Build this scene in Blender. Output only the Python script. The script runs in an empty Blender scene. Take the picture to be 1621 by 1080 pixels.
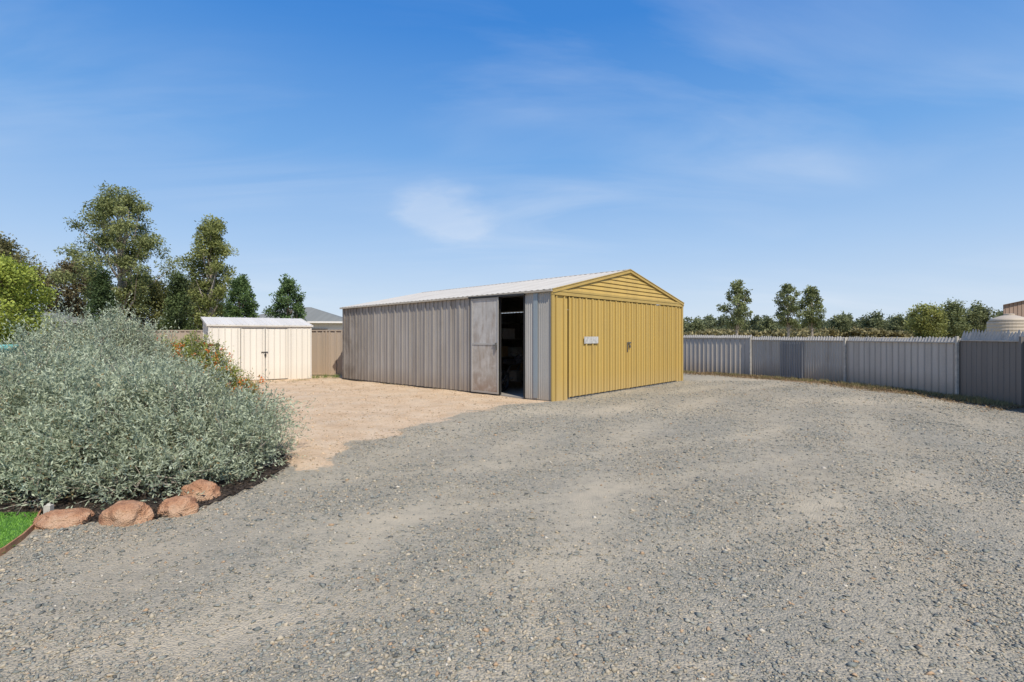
import bpy, math, numpy as np
from mathutils import Vector
sc=bpy.context.scene
sc.view_settings.view_transform='Standard'; sc.view_settings.look='None'; sc.view_settings.exposure=0
R=np.random.RandomState(7)
COL=sc.collection
# ---------------------------------------------------------------- node helpers
class G:
    def __init__(s,t): s.t=t
    def n(s,typ,ins=None,**props):
        nd=s.t.nodes.new(typ)
        for k,v in props.items(): setattr(nd,k,v)
        for k,v in (ins or {}).items():
            if isinstance(v,bpy.types.NodeSocket): s.t.links.new(v,nd.inputs[k])
            else: nd.inputs[k].default_value=v
        return nd
    def mix(s,f,a,b,blend='MIX'):
        nd=s.t.nodes.new('ShaderNodeMix'); nd.data_type='RGBA'; nd.blend_type=blend
        for i,v in ((0,f),(6,a),(7,b)):
            if isinstance(v,bpy.types.NodeSocket): s.t.links.new(v,nd.inputs[i])
            elif i and len(v)==3: nd.inputs[i].default_value=(*v,1)
            else: nd.inputs[i].default_value=v
        return nd.outputs[2]
    def ramp(s,f,stops,interp='LINEAR'):
        nd=s.t.nodes.new('ShaderNodeValToRGB'); cr=nd.color_ramp; cr.interpolation=interp
        while len(cr.elements)<len(stops): cr.elements.new(0.5)
        for e,(p,c) in zip(cr.elements,stops):
            e.position=p; e.color=(c,c,c,1) if isinstance(c,(int,float)) else (*c,1)
        s.t.links.new(f,nd.inputs[0]); return nd.outputs[0]
    def m(s,op,a,b=0.5,clamp=False):
        nd=s.t.nodes.new('ShaderNodeMath'); nd.operation=op; nd.use_clamp=clamp
        for i,v in ((0,a),(1,b)):
            if isinstance(v,bpy.types.NodeSocket): s.t.links.new(v,nd.inputs[i])
            else: nd.inputs[i].default_value=v
        return nd.outputs[0]
    def noise(s,vec,scale,detail=4,rough=.55,dist=0):
        return s.n('ShaderNodeTexNoise',{'Vector':vec,'Scale':scale,'Detail':detail,'Roughness':rough,'Distortion':dist}).outputs[0]
    def scale(s,vec,sc):
        return s.n('ShaderNodeMapping',{'Vector':vec,'Scale':sc}).outputs[0]
def newmat(name):
    m=bpy.data.materials.new(name); m.use_nodes=True; nt=m.node_tree; nt.nodes.clear()
    g=G(nt); out=nt.nodes.new('ShaderNodeOutputMaterial')
    return m,g,out
def principled(g,out,col,rough=.7,metal=0,bump=None,bstr=.3,bdist=.01,spec=.5):
    p=g.n('ShaderNodeBsdfPrincipled',{'Roughness':rough,'Metallic':metal,'Specular IOR Level':spec})
    if isinstance(col,bpy.types.NodeSocket): g.t.links.new(col,p.inputs['Base Color'])
    else: p.inputs['Base Color'].default_value=(*col,1)
    if bump is not None:
        b=g.n('ShaderNodeBump',{'Height':bump,'Strength':bstr,'Distance':bdist})
        g.t.links.new(b.outputs[0],p.inputs['Normal'])
    g.t.links.new(p.outputs[0],out.inputs[0]); return p
def simple(name,col,rough=.7,metal=0,var=.15,sc_=8,spec=.5):
    m,g,out=newmat(name); tc=g.n('ShaderNodeTexCoord').outputs['Object']
    n=g.noise(tc,sc_,6,.6)
    a=tuple(c*(1-var) for c in col); b=tuple(min(1,c*(1+var)) for c in col)
    principled(g,out,g.ramp(n,[(.3,a),(.7,b)]),rough,metal,bump=n,bstr=.1,spec=spec); return m
def sheetmat(name,col,stain,amount=.5,streak=(7,.5),dirt=(.32,.24,.16),dirtamt=.5,rough=.55,metal=0,extra=None,spec=.4,rib_shade=0.):
    """painted / galvanised sheet; attribute tz=(along,height,rib offset)"""
    m,g,out=newmat(name)
    at0=g.n('ShaderNodeAttribute',attribute_name='tz').outputs['Vector']
    at=g.scale(at0,(1,1,0))
    n1=g.noise(g.scale(at,(streak[0],streak[1],1)),1,6,.6)
    n2=g.noise(at,1.3,6,.65,.4)
    n3=g.noise(at,25,4,.6)
    pan=g.noise(g.scale(at,(2.6,.05,1)),1,0)
    f=g.m('MULTIPLY',g.ramp(n1,[(.42,0),(.68,1)]),g.ramp(n2,[(.35,.15),(.65,1)]))
    c=g.mix(g.m('MULTIPLY',f,amount),col,stain)
    c=g.mix(g.m('MULTIPLY',g.ramp(n3,[(.35,0),(.75,1)]),.25),c,tuple(x*.6 for x in col))
    c=g.mix(g.ramp(pan,[(.4,0),(.6,.25)]),c,tuple(min(1,x*1.25) for x in col))
    sep=g.n('ShaderNodeSeparateXYZ',{0:at0})
    h=g.m('ADD',sep.outputs[1],g.m('MULTIPLY',n1,.35))
    d=g.m('MULTIPLY',g.ramp(h,[(.18,1),(.75,0)]),dirtamt)
    c=g.mix(d,c,dirt)
    if extra: c=extra(g,at,sep,c)
    if rib_shade:
        shade_f=g.ramp(g.m('MULTIPLY',sep.outputs[2],20.),[(.0,0),(.06,1),(.55,1),(.72,0)])  # shade painted into the colour of sloped rib faces, for stronger rib lines
        c=g.mix(g.m('MULTIPLY',shade_f,rib_shade),c,tuple(x*.35 for x in col))
    principled(g,out,c,rough,metal,bump=n2,bstr=.12,bdist=.03,spec=spec); return m
def leafmat(name,rough=.6,trans=.3):
    m,g,out=newmat(name)
    c=g.n('ShaderNodeAttribute',attribute_name='Col').outputs['Color']
    p=g.n('ShaderNodeBsdfPrincipled',{'Base Color':c,'Roughness':rough,'Specular IOR Level':.3})
    t=g.n('ShaderNodeBsdfTranslucent',{'Color':c})
    mx=g.n('ShaderNodeMixShader',{0:trans,1:p.outputs[0],2:t.outputs[0]})
    g.t.links.new(mx.outputs[0],out.inputs[0]); return m
LEAF=leafmat('leaf'); 
# ---------------------------------------------------------------- mesh helpers
def fastmesh(name,V,F,mat,parent=None,base=(0,0,0),col=None,tz=None,smooth=False):
    V=np.asarray(V,dtype=np.float32)-np.asarray(base,dtype=np.float32)
    me=bpy.data.meshes.new(name)
    if isinstance(F,np.ndarray):
        k=F.shape[1]; me.vertices.add(len(V)); me.vertices.foreach_set('co',V.ravel())
        me.loops.add(F.size); me.loops.foreach_set('vertex_index',F.astype(np.int32).ravel())
        me.polygons.add(len(F)); me.polygons.foreach_set('loop_start',(np.arange(len(F))*k).astype(np.int32))
        me.update(calc_edges=True)
    else:
        me.from_pydata([tuple(map(float,v)) for v in V],[],F); me.update()
    if col is not None:
        a=me.attributes.new('Col','FLOAT_COLOR','POINT')
        c=np.ones((len(V),4),np.float32); c[:,:3]=col; a.data.foreach_set('color',c.ravel())
    if tz is not None:
        a=me.attributes.new('tz','FLOAT_VECTOR','POINT'); a.data.foreach_set('vector',np.asarray(tz,np.float32).ravel())
    if smooth: me.shade_smooth()
    me.materials.append(mat)
    o=bpy.data.objects.new(name,me); COL.objects.link(o)
    if parent is not None: o.parent=parent
    return o
class Thing:
    def __init__(s,name,label,cat,base,group=None,kind=None):
        s.e=bpy.data.objects.new(name,None); COL.objects.link(s.e); s.base=tuple(base)
        s.e.location=s.base; s.e.empty_display_size=.2
        s.e['label']=label; s.e['category']=cat
        if group: s.e['group']=group
    def part(s,name,mb,mat,smooth=False,label=None,parent=None):
        o=fastmesh(name,mb.V,mb.F if not mb.arr else np.array(mb.F),mat,parent or s.e,s.base,
                   col=mb.C if mb.C is not None else None,tz=mb.T if len(mb.T)==len(mb.V) else None,smooth=smooth)
        if label: o['label']=label
        return o
class MB:
    def __init__(s): s.V=[];s.F=[];s.T=[];s.C=None;s.arr=False
    def box(s,o,ax,ay,az,t0=0):
        o,ax,ay,az=[np.array(q,float) for q in (o,ax,ay,az)]
        if np.dot(np.cross(ax,ay),az)<0: o=o+ax; ax=-ax
        b=len(s.V); L=np.linalg.norm(ax)
        for k in (0,1):
            for j in (0,1):
                for i in (0,1):
                    p=o+ax*i+ay*j+az*k; s.V.append(p); s.T.append((t0+i*L+j*np.linalg.norm(ay),p[2],0))
        for f in ((0,2,3,1),(4,5,7,6),(0,1,5,4),(2,6,7,3),(0,4,6,2),(1,3,7,5)): s.F.append(tuple(b+i for i in f))
        return s
    def tube(s,pts,rad,k=6,cap=True):
        pts=[np.array(p,float) for p in pts]
        if not hasattr(rad,'__len__'): rad=[rad]*len(pts)
        b=len(s.V)
        for i,p in enumerate(pts):
            d=pts[min(i+1,len(pts)-1)]-pts[max(i-1,0)]; d/=max(np.linalg.norm(d),1e-9)
            a=np.cross(d,[0.12,0.97,.2] if abs(d[1])<.8 else [1,0,0]); a/=np.linalg.norm(a); c=np.cross(d,a)
            for j in range(k):
                an=2*math.pi*j/k; q=p+rad[i]*(math.cos(an)*a+math.sin(an)*c); s.V.append(q); s.T.append((an*rad[i],q[2],0))
        for i in range(len(pts)-1):
            for j in range(k):
                s.F.append((b+i*k+j,b+i*k+(j+1)%k,b+(i+1)*k+(j+1)%k,b+(i+1)*k+j))
        if cap:
            s.F.append(tuple(b+j for j in range(k))[::-1]); s.F.append(tuple(b+(len(pts)-1)*k+j for j in range(k)))
        return s
    def ribbed(s,P0,D,N,prof,z0,z1,toff=0):
        P0=np.array([P0[0],P0[1],0.]);D=np.array([D[0],D[1],0.]);N=np.array([N[0],N[1],0.])
        b=len(s.V)
        for t,o in prof:
            p=P0+D*t+N*o
            za=z0(t) if callable(z0) else z0; zb=z1(t) if callable(z1) else z1
            s.V.append(p+[0,0,za]); s.V.append(p+[0,0,zb]); s.T+= [(t+toff,za,o),(t+toff,zb,o)]
        for i in range(len(prof)-1):
            a=b+2*i; s.F.append((a,a+2,a+3,a+1))
        return s
def ribs(t0,t1,pitch,w,d,minor=0):
    out=[(t0,0)]; c=t0+pitch*.5; i=0
    while c+w<t1:
        out+=[(c-w,0),(c-w*.6,d),(c+w*.6,d),(c+w,0)]
        if minor and c+pitch*.5+w<t1:
            e=c+pitch/2; out+=[(e-w*.7,0),(e-w*.3,minor),(e+w*.3,minor),(e+w*.7,0)]
        c+=pitch
    out.append((t1,0)); return out
def corr(t0,t1,pitch=.076,amp=.009,n=6):
    k=max(2,int((t1-t0)/pitch*n)); return [(t0+(t1-t0)*i/k,amp*math.sin(2*math.pi*(t1-t0)*i/k/pitch)) for i in range(k+1)]
def sstep(a,b,x): t=np.clip((x-a)/(b-a),0,1); return t*t*(3-2*t)
def lerp3(a,b,t): return np.asarray(a)[None,:]*(1-t[:,None])+np.asarray(b)[None,:]*t[:,None]
def leaves(P,D,L,W,rs,droop=0):
    n=len(P); D=D/np.linalg.norm(D,axis=1,keepdims=True)
    S=np.cross(D,rs.normal(size=(n,3))); S/=np.linalg.norm(S,axis=1,keepdims=True)+1e-9
    N=np.cross(D,S)
    L=np.broadcast_to(L,(n,))[:,None]; W=np.broadcast_to(W,(n,))[:,None]
    V=np.stack([P,P+D*L*.5+S*W*.5+N*L*.06,P+D*L,P+D*L*.5-S*W*.5+N*L*.06],1).reshape(-1,3)
    F=np.arange(4*n).reshape(n,4); return V,F
def rnd_dir(n,rs):
    d=rs.normal(size=(n,3)); return d/np.linalg.norm(d,axis=1,keepdims=True)
def leafpart(thing,name,P,D,L,W,C,rs,mat=LEAF):
    V,F=leaves(P,D,L,W,rs)
    return fastmesh(name,V,F,mat,thing.e,thing.base,col=np.repeat(C,4,axis=0))
# ---------------------------------------------------------------- layout
A=np.array([.95,12.35]); u=np.array([-.747,.665]); u/=np.linalg.norm(u); v=np.array([-u[1],u[0]])*-1
LS=9.46; WF=7.41
def P2(t,s): return A+u*t+v*s
H=2.69; APX=3.49
mulch_poly=[(-9,4.75),(-4.6,4.6),(-4.15,4.5),(-3.95,4.36),(-3.6,4.38),(-3.2,4.46),(-2.98,4.62),(-2.82,4.95),(-2.68,5.5),(-2.70,6.2),(-3.1,7.0),(-4.2,7.9),(-5.3,9.5),(-5.5,10.6),(-6.3,11.8),(-9,13.5),(-13,15)]
dirt_poly=[(-2.4,6.3),(-2.3,7.07),(-2.05,8.18),(-1.5,9.6),(-.75,10.9),(.35,12.15),(1.2,12.5),(-1,15),(-5.8,18.8),(-4,20.6),(-14,23),(-15,12),(-9,6)]
lawn_edge=[(-4.22,4.62),(-4.1,4.46),(-3.96,4.28),(-3.84,4.05),(-3.74,3.8),(-3.68,3.5),(-3.66,3.1),(-3.7,2.6),(-3.8,2.0)]
lawn_poly=lawn_edge+[(-9,2.0),(-9,4.72)]
def sdist(x,y,poly):
    x=np.asarray(x,float);y=np.asarray(y,float); d=np.full(x.shape,1e9); ins=np.zeros(x.shape,bool); n=len(poly)
    for i in range(n):
        x1,y1=poly[i];x2,y2=poly[(i+1)%n]; ex,ey=x2-x1,y2-y1
        t=np.clip(((x-x1)*ex+(y-y1)*ey)/(ex*ex+ey*ey),0,1)
        d=np.minimum(d,np.hypot(x-x1-t*ex,y-y1-t*ey))
        if y1!=y2: ins^=((y1>y)!=(y2>y))&(x<(x2-x1)*(y-y1)/(y2-y1)+x1)
    return np.where(ins,-d,d)
def tracks(x,y):
    s=np.zeros(np.shape(x)); w_=.12*np.sin(y*.9+x*.3)
    for c,a,wd in ((-1.7,.68,.28),(-.15,.74,.28),(2.0,.55,.34),(3.6,.62,.34),(-3.2,.45,.3),(5.6,.45,.4)):
        s+=a*np.exp(-(((x-(c+.012*y+.030*y*y)+w_)/(wd*(1+.06*y)))**2))*(.7+.3*np.sin(y*1.7+c*3))
    for c,a in ((-2.2,.42),(-.7,.42),(.8,.36)):
        s+=a*np.exp(-(((y-(5.6+c+.42*x+.02*x*x))/.24)**2))*sstep(-3.0,-1.5,x)*(1-sstep(3,7,x))
    return np.clip(s,0,.9)
def gz(x,y): return .012*np.sin(x*1.3+.7*y)+.008*np.sin(2.9*x-1.7*y+1)+.006*np.sin(5.1*y+2.3*x)-.018*tracks(x,y)
def terr(x,y):
    r=math.hypot(x,y); return -.06+ (0 if r<45 else .0115*(min(r,420)-45))
fence_pts=[(4.2,26.8),(7.37,22.6),(9.3,20.1),(11.0,17.0),(11.6,13.4),(11.3,11.4),(10.6,8.0)]
def fdist(x,y):
    d=np.full(np.shape(x),1e9)
    for (x1,y1),(x2,y2) in zip(fence_pts[:-1],fence_pts[1:]):
        ex,ey=x2-x1,y2-y1; t=np.clip(((x-x1)*ex+(y-y1)*ey)/(ex*ex+ey*ey),0,1)
        d=np.minimum(d,np.hypot(x-x1-t*ex,y-y1-t*ey))
    return d
# ---------------------------------------------------------------- GROUND
def struct(o,lab=None): o['kind']='structure'; return o
rr=[0.5,8,20,45,60,90,130,180,240,320,420,700,1200,2500,5000]; K=64; V=[(0,0,-.06)];F=[]
for r in rr:
    for k in range(K):
        a=2*math.pi*k/K; V.append((r*math.cos(a),r*math.sin(a),terr(r,0)))
for k in range(K): F.append((0,1+k,1+(k+1)%K))
for i in range(len(rr)-1):
    for k in range(K):
        a=1+i*K+k;b=1+i*K+(k+1)%K; F.append((a,a+K,b+K,b))
m,g,out=newmat('dry_grass'); tc=g.n('ShaderNodeTexCoord').outputs['Object']
n=g.noise(tc,.15,8,.65); n2=g.noise(tc,4,5,.6)
c=g.ramp(n,[(.3,(.20,.17,.08)),(.5,(.36,.28,.14)),(.7,(.43,.34,.19))]); c=g.mix(.3,c,g.ramp(n2,[(.3,(.15,.13,.06)),(.7,(.45,.36,.2))]))
principled(g,out,c,.95,bump=n2,bstr=.5,bdist=.05)
struct(fastmesh('ground',V,F,m))
xs=np.arange(-15,16.01,.1); ys=np.arange(-4,27.01,.1); X,Y=np.meshgrid(xs,ys); nx,ny=len(xs),len(ys)
x=X.ravel();y=Y.ravel(); V=np.stack([x,y,gz(x,y)],1)
idx=np.arange(nx*ny).reshape(ny,nx); F=np.stack([idx[:-1,:-1],idx[:-1,1:],idx[1:,1:],idx[1:,:-1]],-1).reshape(-1,4)
def dirtm(x,y): return 1-sstep(-.35,.35,sdist(x,y,dirt_poly)+.16*np.sin(x*4.1+y*2.3)+.1*np.sin(y*6.7-x*3))
def sandm(x,y):
    s=tracks(x,y)*.95
    def sp(cx,cy,rx,ry,a): 
        return a*np.exp(-(((x-cx)/rx)**2+((y-cy)/ry)**2))
    for q in ((.13,2.85,.1,.06,.8),(1.08,3.0,.12,.08,.7),(.9,2.5,.1,.05,.7),(9.0,12.4,1.8,.6,1.),(-2.2,2.7,.6,.2,.4),(2.6,11,2.5,.8,.5),(7.5,19,2.5,1.2,.5),(.2,10.8,1.1,.8,.6),(-1.3,8.6,.8,1.2,.6)): s+=sp(*q)
    return np.clip(s,0,1)
mask=np.stack([dirtm(x,y),sandm(x,y),1-sstep(.3,1.35,fdist(x,y))],1)
m,g,out=newmat('crushed_rock_gravel'); tc=g.n('ShaderNodeTexCoord').outputs['Object']
at=g.n('ShaderNodeAttribute',attribute_name='Col').outputs['Color']; sp=g.n('ShaderNodeSeparateColor',{0:at})
vo=g.n('ShaderNodeTexVoronoi',{'Vector':tc,'Scale':70,'Randomness':1}); vb=g.n('ShaderNodeTexVoronoi',{'Vector':tc,'Scale':26})
cellv=g.n('ShaderNodeSeparateColor',{0:vo.outputs['Color']}).outputs[0]; cellb=g.n('ShaderNodeSeparateColor',{0:vb.outputs['Color']}).outputs[1]
stone=g.ramp(cellv,[(0,(.16,.158,.132)),(.3,(.26,.252,.21)),(.55,(.35,.324,.255)),(.8,(.445,.38,.28)),(1,(.56,.49,.37))])
stone=g.mix(.3,stone,g.ramp(cellb,[(0,(.14,.14,.12)),(.5,(.335,.31,.25)),(1,(.52,.445,.33))]))
big=g.noise(g.scale(tc,(.9,.45,1)),.9,7,.62,.4); mid=g.noise(tc,5,7,.7)
stone=g.mix(.4,stone,g.ramp(mid,[(.3,(.215,.208,.17)),(.7,(.45,.395,.30))]),'MIX')
fine=g.m('MULTIPLY',g.ramp(big,[(.42,0),(.62,1)]),.58)
stone=g.mix(fine,stone,g.mix(g.ramp(mid,[(.35,0),(.65,1)]),(.325,.28,.205),(.475,.40,.285)))
stone=g.mix(g.m('MULTIPLY',sp.outputs[1],g.ramp(mid,[(.33,.35),(.55,1)])),stone,(.51,.435,.315))
dn=g.noise(tc,1.6,8,.68,.3); df=g.noise(tc,30,5,.7)
dirt=g.ramp(dn,[(.3,(.56,.39,.24)),(.5,(.70,.52,.34)),(.72,(.77,.61,.43))])
dirt=g.mix(g.ramp(df,[(.3,.5),(.58,0)]),dirt,(.35,.24,.15))
dirt=g.mix(g.ramp(g.noise(tc,1.3,8,.75),[(.5,0),(.66,.45)]),dirt,(.55,.46,.34))
dmk=g.m('ADD',sp.outputs[0],g.m('MULTIPLY',g.m('SUBTRACT',g.noise(tc,3.5,8,.75),.5),1.8)); dmk=g.ramp(dmk,[(.40,0),(.60,1)])
c=g.mix(dmk,stone,dirt)
lm=g.m('ADD',sp.outputs[2],g.m('MULTIPLY',g.m('SUBTRACT',mid,.5),2.2)); c=g.mix(g.ramp(lm,[(.38,0),(.68,.9)]),c,(.25,.165,.095))
hb=g.m('ADD',g.m('MULTIPLY',vo.outputs['Distance'],-1),g.m('MULTIPLY',mid,.6))
principled(g,out,c,.92,bump=hb,bstr=.8,bdist=.012,spec=.15)
yard=struct(fastmesh('gravel_yard',V,F,m,col=mask,smooth=True))
def patch(name,poly,mat,z,step=.08):
    xs_=[p[0] for p in poly]; ys_=[p[1] for p in poly]
    gx=np.arange(min(xs_),max(xs_)+step,step); gy=np.arange(min(ys_),max(ys_)+step,step); XX,YY=np.meshgrid(gx,gy)
    cx=(XX[:-1,:-1]+step/2); cy=YY[:-1,:-1]+step/2; ins=sdist(cx,cy,poly)<0
    id_=np.arange(XX.size).reshape(XX.shape); F=np.stack([id_[:-1,:-1],id_[:-1,1:],id_[1:,1:],id_[1:,:-1]],-1)[ins]
    used,inv=np.unique(F,return_inverse=True); x=XX.ravel()[used];y=YY.ravel()[used]
    V=np.stack([x,y,gz(x,y)+z],1); return struct(fastmesh(name,V,inv.reshape(-1,4),mat,smooth=True))
m,g,out=newmat('bark_mulch'); tc=g.n('ShaderNodeTexCoord').outputs['Object']; n=g.noise(g.scale(tc,(1,1.6,1)),45,6,.7)
principled(g,out,g.ramp(n,[(.35,(.02,.015,.012)),(.6,(.085,.06,.042)),(.8,(.18,.13,.09))]),.95,bump=n,bstr=1,bdist=.03)
patch('mulch_bed',mulch_poly,m,.012,.05)
m=simple('turf_base',(.08,.19,.03),.9,0,.4,60); patch('lawn',lawn_poly,m,.016,.04)
def scatter_stones():
    rs=np.random.RandomState(3); n=400000
    y0,y1=1.7,18.; q=rs.rand(n); y=(y0**.42+q*(y1**.42-y0**.42))**(1/.42)
    x=(rs.rand(n)*2-1)*(y*1.06+.6)
    d=dirtm(x,y); keep=rs.rand(n)>d*.75
    tr=tracks(x,y); keep&=rs.rand(n)<(1-tr*1.0); cl=np.sin(x*1.9+y*.7)+np.sin(y*2.3-x*1.1)+np.sin(x*4.1+2)*.5
    keep&=rs.rand(n)<np.clip(.70+.22*cl,.22,1)
    keep&=sdist(x,y,mulch_poly)>.02; keep&=sdist(x,y,lawn_poly)>.05; keep&=(fdist(x,y)>.05)&(rs.rand(n)<sstep(.2,1.2,fdist(x,y))); keep&=(x<11.2)
    rel=np.stack([x,y],1)-A; t=rel@u; s=rel@v; keep&=~((t>-.05)&(s>-.05))
    x=x[keep];y=y[keep];n=len(x)
    size=np.clip(rs.lognormal(math.log(.0062),.46,n),.0025,.021)*(1+.055*np.maximum(y-3,0))
    base=np.array([[1,0,0],[0,1,0],[-1,0,0],[0,-1,0],[0,0,1],[0,0,-1]],float)
    V=base[None]*(1+rs.uniform(-.35,.35,(n,6,1)))+rs.uniform(-.3,.3,(n,6,3))
    V*=np.stack([rs.uniform(.8,1.5,n),rs.uniform(.6,1.1,n),rs.uniform(.3,.7,n)],1)[:,None,:]
    a=rs.uniform(0,2*math.pi,n); ca,sa=np.cos(a),np.sin(a)
    tl=rs.normal(0,.3,n); ct,st=np.cos(tl),np.sin(tl)
    yy=V[...,1]*ct[:,None]-V[...,2]*st[:,None]; zz=V[...,1]*st[:,None]+V[...,2]*ct[:,None]; xx=V[...,0]
    V=np.stack([xx*ca[:,None]-yy*sa[:,None],xx*sa[:,None]+yy*ca[:,None],zz],-1)*size[:,None,None]
    V+=np.stack([x,y,gz(x,y)+size*.2],1)[:,None,:]
    f=np.array([[0,1,4],[1,2,4],[2,3,4],[3,0,4],[1,0,5],[2,1,5],[3,2,5],[0,3,5]])
    F=(f[None]+6*np.arange(n)[:,None,None]).reshape(-1,3)
    pal=np.array([[.185,.19,.168],[.24,.247,.215],[.295,.292,.248],[.36,.335,.265],[.425,.365,.265],[.49,.41,.295],[.42,.29,.18],[.57,.51,.41],[.14,.139,.123]])
    C=pal[rs.choice(len(pal),n,p=[.13,.18,.17,.18,.15,.11,.03,.015,.035])]*rs.uniform(.85,1.15,(n,1))
    dd=dirtm(x,y)[:,None]; C=C*(1-dd)+dd*np.array([.62,.46,.30])*rs.uniform(.5,1.25,(n,1))
    m,g,out=newmat('stone_chip'); c=g.n('ShaderNodeAttribute',attribute_name='Col').outputs['Color']
    principled(g,out,c,.92,spec=.12)
    o=fastmesh('gravel_chips',V.reshape(-1,3),F,m,col=np.repeat(C,6,axis=0)); o['kind']='stuff'; o['label']='loose blue grey and tan crushed rock chips'; o['category']='gravel'
scatter_stones()
rs=np.random.RandomState(5); n=9000; x=rs.uniform(-5,-2.4,n);y=rs.uniform(4.1,8,n); k=sdist(x,y,mulch_poly)<.05; x=x[k];y=y[k];n=len(x)
D=rnd_dir(n,rs); D[:,2]*=.35; C=lerp3((.02,.014,.01),(.22,.16,.11),rs.rand(n)**2)
V,F=leaves(np.stack([x,y,gz(x,y)+.022],1),D,rs.uniform(.02,.06,n),rs.uniform(.008,.02,n),rs)
o=fastmesh('mulch_chips',V,F,LEAF,col=np.repeat(C,4,axis=0)); o['kind']='stuff'; o['label']='dark shredded bark mulch chips in garden bed'; o['category']='mulch'
n=26000; x=rs.uniform(-5.2,-3.6,n);y=rs.uniform(2.9,4.75,n); k=sdist(x,y,lawn_poly)<-.015; x=x[k];y=y[k];n=len(x)
D=rnd_dir(n,rs)*.45; D[:,2]=1; C=lerp3((.13,.32,.03),(.34,.60,.12),rs.rand(n))
V,F=leaves(np.stack([x,y,gz(x,y)+.012],1),D,rs.uniform(.015,.028,n),.005,rs)
o=fastmesh('turf_grass',V,F,LEAF,col=np.repeat(C,4,axis=0)); o['kind']='stuff'; o['label']='short bright green turf blades'; o['category']='grass'
n=26000; q=rs.randint(1,5,n); tt=rs.rand(n); fp=np.array(fence_pts); p=fp[q]*(1-tt[:,None])+fp[q+1]*tt[:,None]
off=np.abs(rs.normal(0,.48,n)); p[:,0]-=off*.85; p[:,1]-=off*.5
clump=(np.sin(p[:,1]*3.1)+np.sin(p[:,1]*1.3+1)+rs.normal(0,.6,n))>-.8; p=p[clump];n=len(p)
D=rnd_dir(n,rs);D[:,2]=np.abs(D[:,2])*.5; C=lerp3((.13,.085,.045),(.50,.36,.20),rs.rand(n))
V,F=leaves(np.column_stack([p,gz(p[:,0],p[:,1])+.006]),D,rs.uniform(.03,.10,n),rs.uniform(.012,.03,n),rs)
o=fastmesh('leaf_litter',V,F,LEAF,col=np.repeat(C,4,axis=0)); o['kind']='stuff'; o['label']='dry brown leaf litter along the fence base'; o['category']='leaf litter'
PP=[];DD=[];LL=[];CC=[]
def tuft(cx,cy,n,h,c0,c1,sp=.08):
    P=np.stack([cx+rs.normal(0,sp,n),cy+rs.normal(0,sp,n),np.full(n,0.)],1); d=rnd_dir(n,rs)*.5; d[:,2]=1
    PP.append(P);DD.append(d);LL.append(rs.uniform(.4,1,n)*h);CC.append(lerp3(c0,c1,rs.rand(n)))
for i in range(160):
    k=rs.randint(1,5); t=rs.rand(); a=fp[k]*(1-t)+fp[k+1]*t; tuft(a[0]-.12-rs.rand()*.5,a[1]-.05-rs.rand()*.25,50,rs.uniform(.06,.18),(.12,.14,.05),(.48,.38,.19))
for px_ in ((-7.1,18.75),(-6.9,19.1),(-6.5,19.0)): tuft(px_[0],px_[1],120,.2,(.08,.15,.03),(.25,.3,.09),.1)
for i in range(26):
    t=rs.uniform(2.8,9.4); a=P2(t,-.08-rs.rand()*.1); tuft(a[0],a[1],14,rs.uniform(.03,.09),(.18,.15,.07),(.4,.31,.18),.05)
for i in range(30):
    a=np.array([-7.2-rs.rand()*3,18.4-rs.rand()*1.6]); tuft(a[0],a[1],18,.07,(.15,.16,.06),(.36,.3,.16),.06)
for i in range(30):
    a=np.array([11.2,17])*(t:=rs.rand())+np.array([11.6,13.2])*(1-t); tuft(a[0]-.5-rs.rand()*.6,a[1],20,.06,(.16,.15,.06),(.36,.3,.16),.06)
P=np.vstack(PP);V,F=leaves(P,np.vstack(DD),np.concatenate(LL),.008,rs)
o=fastmesh('weeds',V,F,LEAF,col=np.repeat(np.vstack(CC),4,axis=0)); o['kind']='stuff'; o['label']='small green and straw coloured weeds'; o['category']='weeds'
# ---------------------------------------------------------------- MAIN SHED
def stainside(g,at,sep,c):
    n2=g.noise(g.scale(at,(3.2,.25,1)),1.1,6,.55); c=g.mix(g.m('MULTIPLY',g.ramp(n2,[(.42,0),(.68,1)]),.55),c,(.22,.185,.15))
    n3=g.noise(g.scale(at,(1.,.45,1)),2.2,7,.65); c=g.mix(g.m('MULTIPLY',g.ramp(n3,[(.50,0),(.74,1)]),.25),c,(.49,.46,.42))
    n=g.noise(g.scale(at,(1.3,.8,1)),1.6,8,.68,.9); msk=g.m('MULTIPLY',g.ramp(n,[(.34,.25),(.60,1)]),g.n('ShaderNodeMapRange',{0:sep.outputs[0],1:7.4,2:8.9,3:0.,4:.8}).outputs[0])
    c=g.mix(msk,c,(.13,.10,.075))
    return c
def mottled(g,at,sep,c):
    n=g.noise(at,3.5,7,.6,.6); c=g.mix(g.m('MULTIPLY',g.ramp(n,[(.42,0),(.66,1)]),.5),c,(.64,.61,.56)); n=g.noise(g.scale(at,(4,.8,1)),2.,7,.65,.4); return g.mix(g.m('MULTIPLY',g.ramp(n,[(.47,0),(.68,1)]),.65),c,(.27,.20,.14))
M_side=sheetmat('weathered_galvanised_sheet',(.40,.365,.325),(.27,.225,.18),.65,(9,.3),(.28,.205,.14),.75,.7,.0,stainside,rib_shade=.5)
M_corner=sheetmat('galvanised_corner_sheet',(.43,.41,.375),(.28,.25,.21),.6,(14,.4),(.32,.24,.16),.45,.6,.0)
M_strip=sheetmat('blue_grey_strip',(.32,.37,.39),(.25,.27,.28),.4,(14,.4),(.3,.24,.18),.4,.5,.1)
M_yel=sheetmat('mustard_paint',(.53,.36,.10),(.42,.29,.105),.8,(10,.35),(.50,.36,.16),.65,.62,0,rib_shade=.45)
M_yeld=sheetmat('mustard_trim',(.47,.325,.095),(.38,.26,.09),.5,(4,.35),(.45,.32,.13),.3,.55,0)
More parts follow.
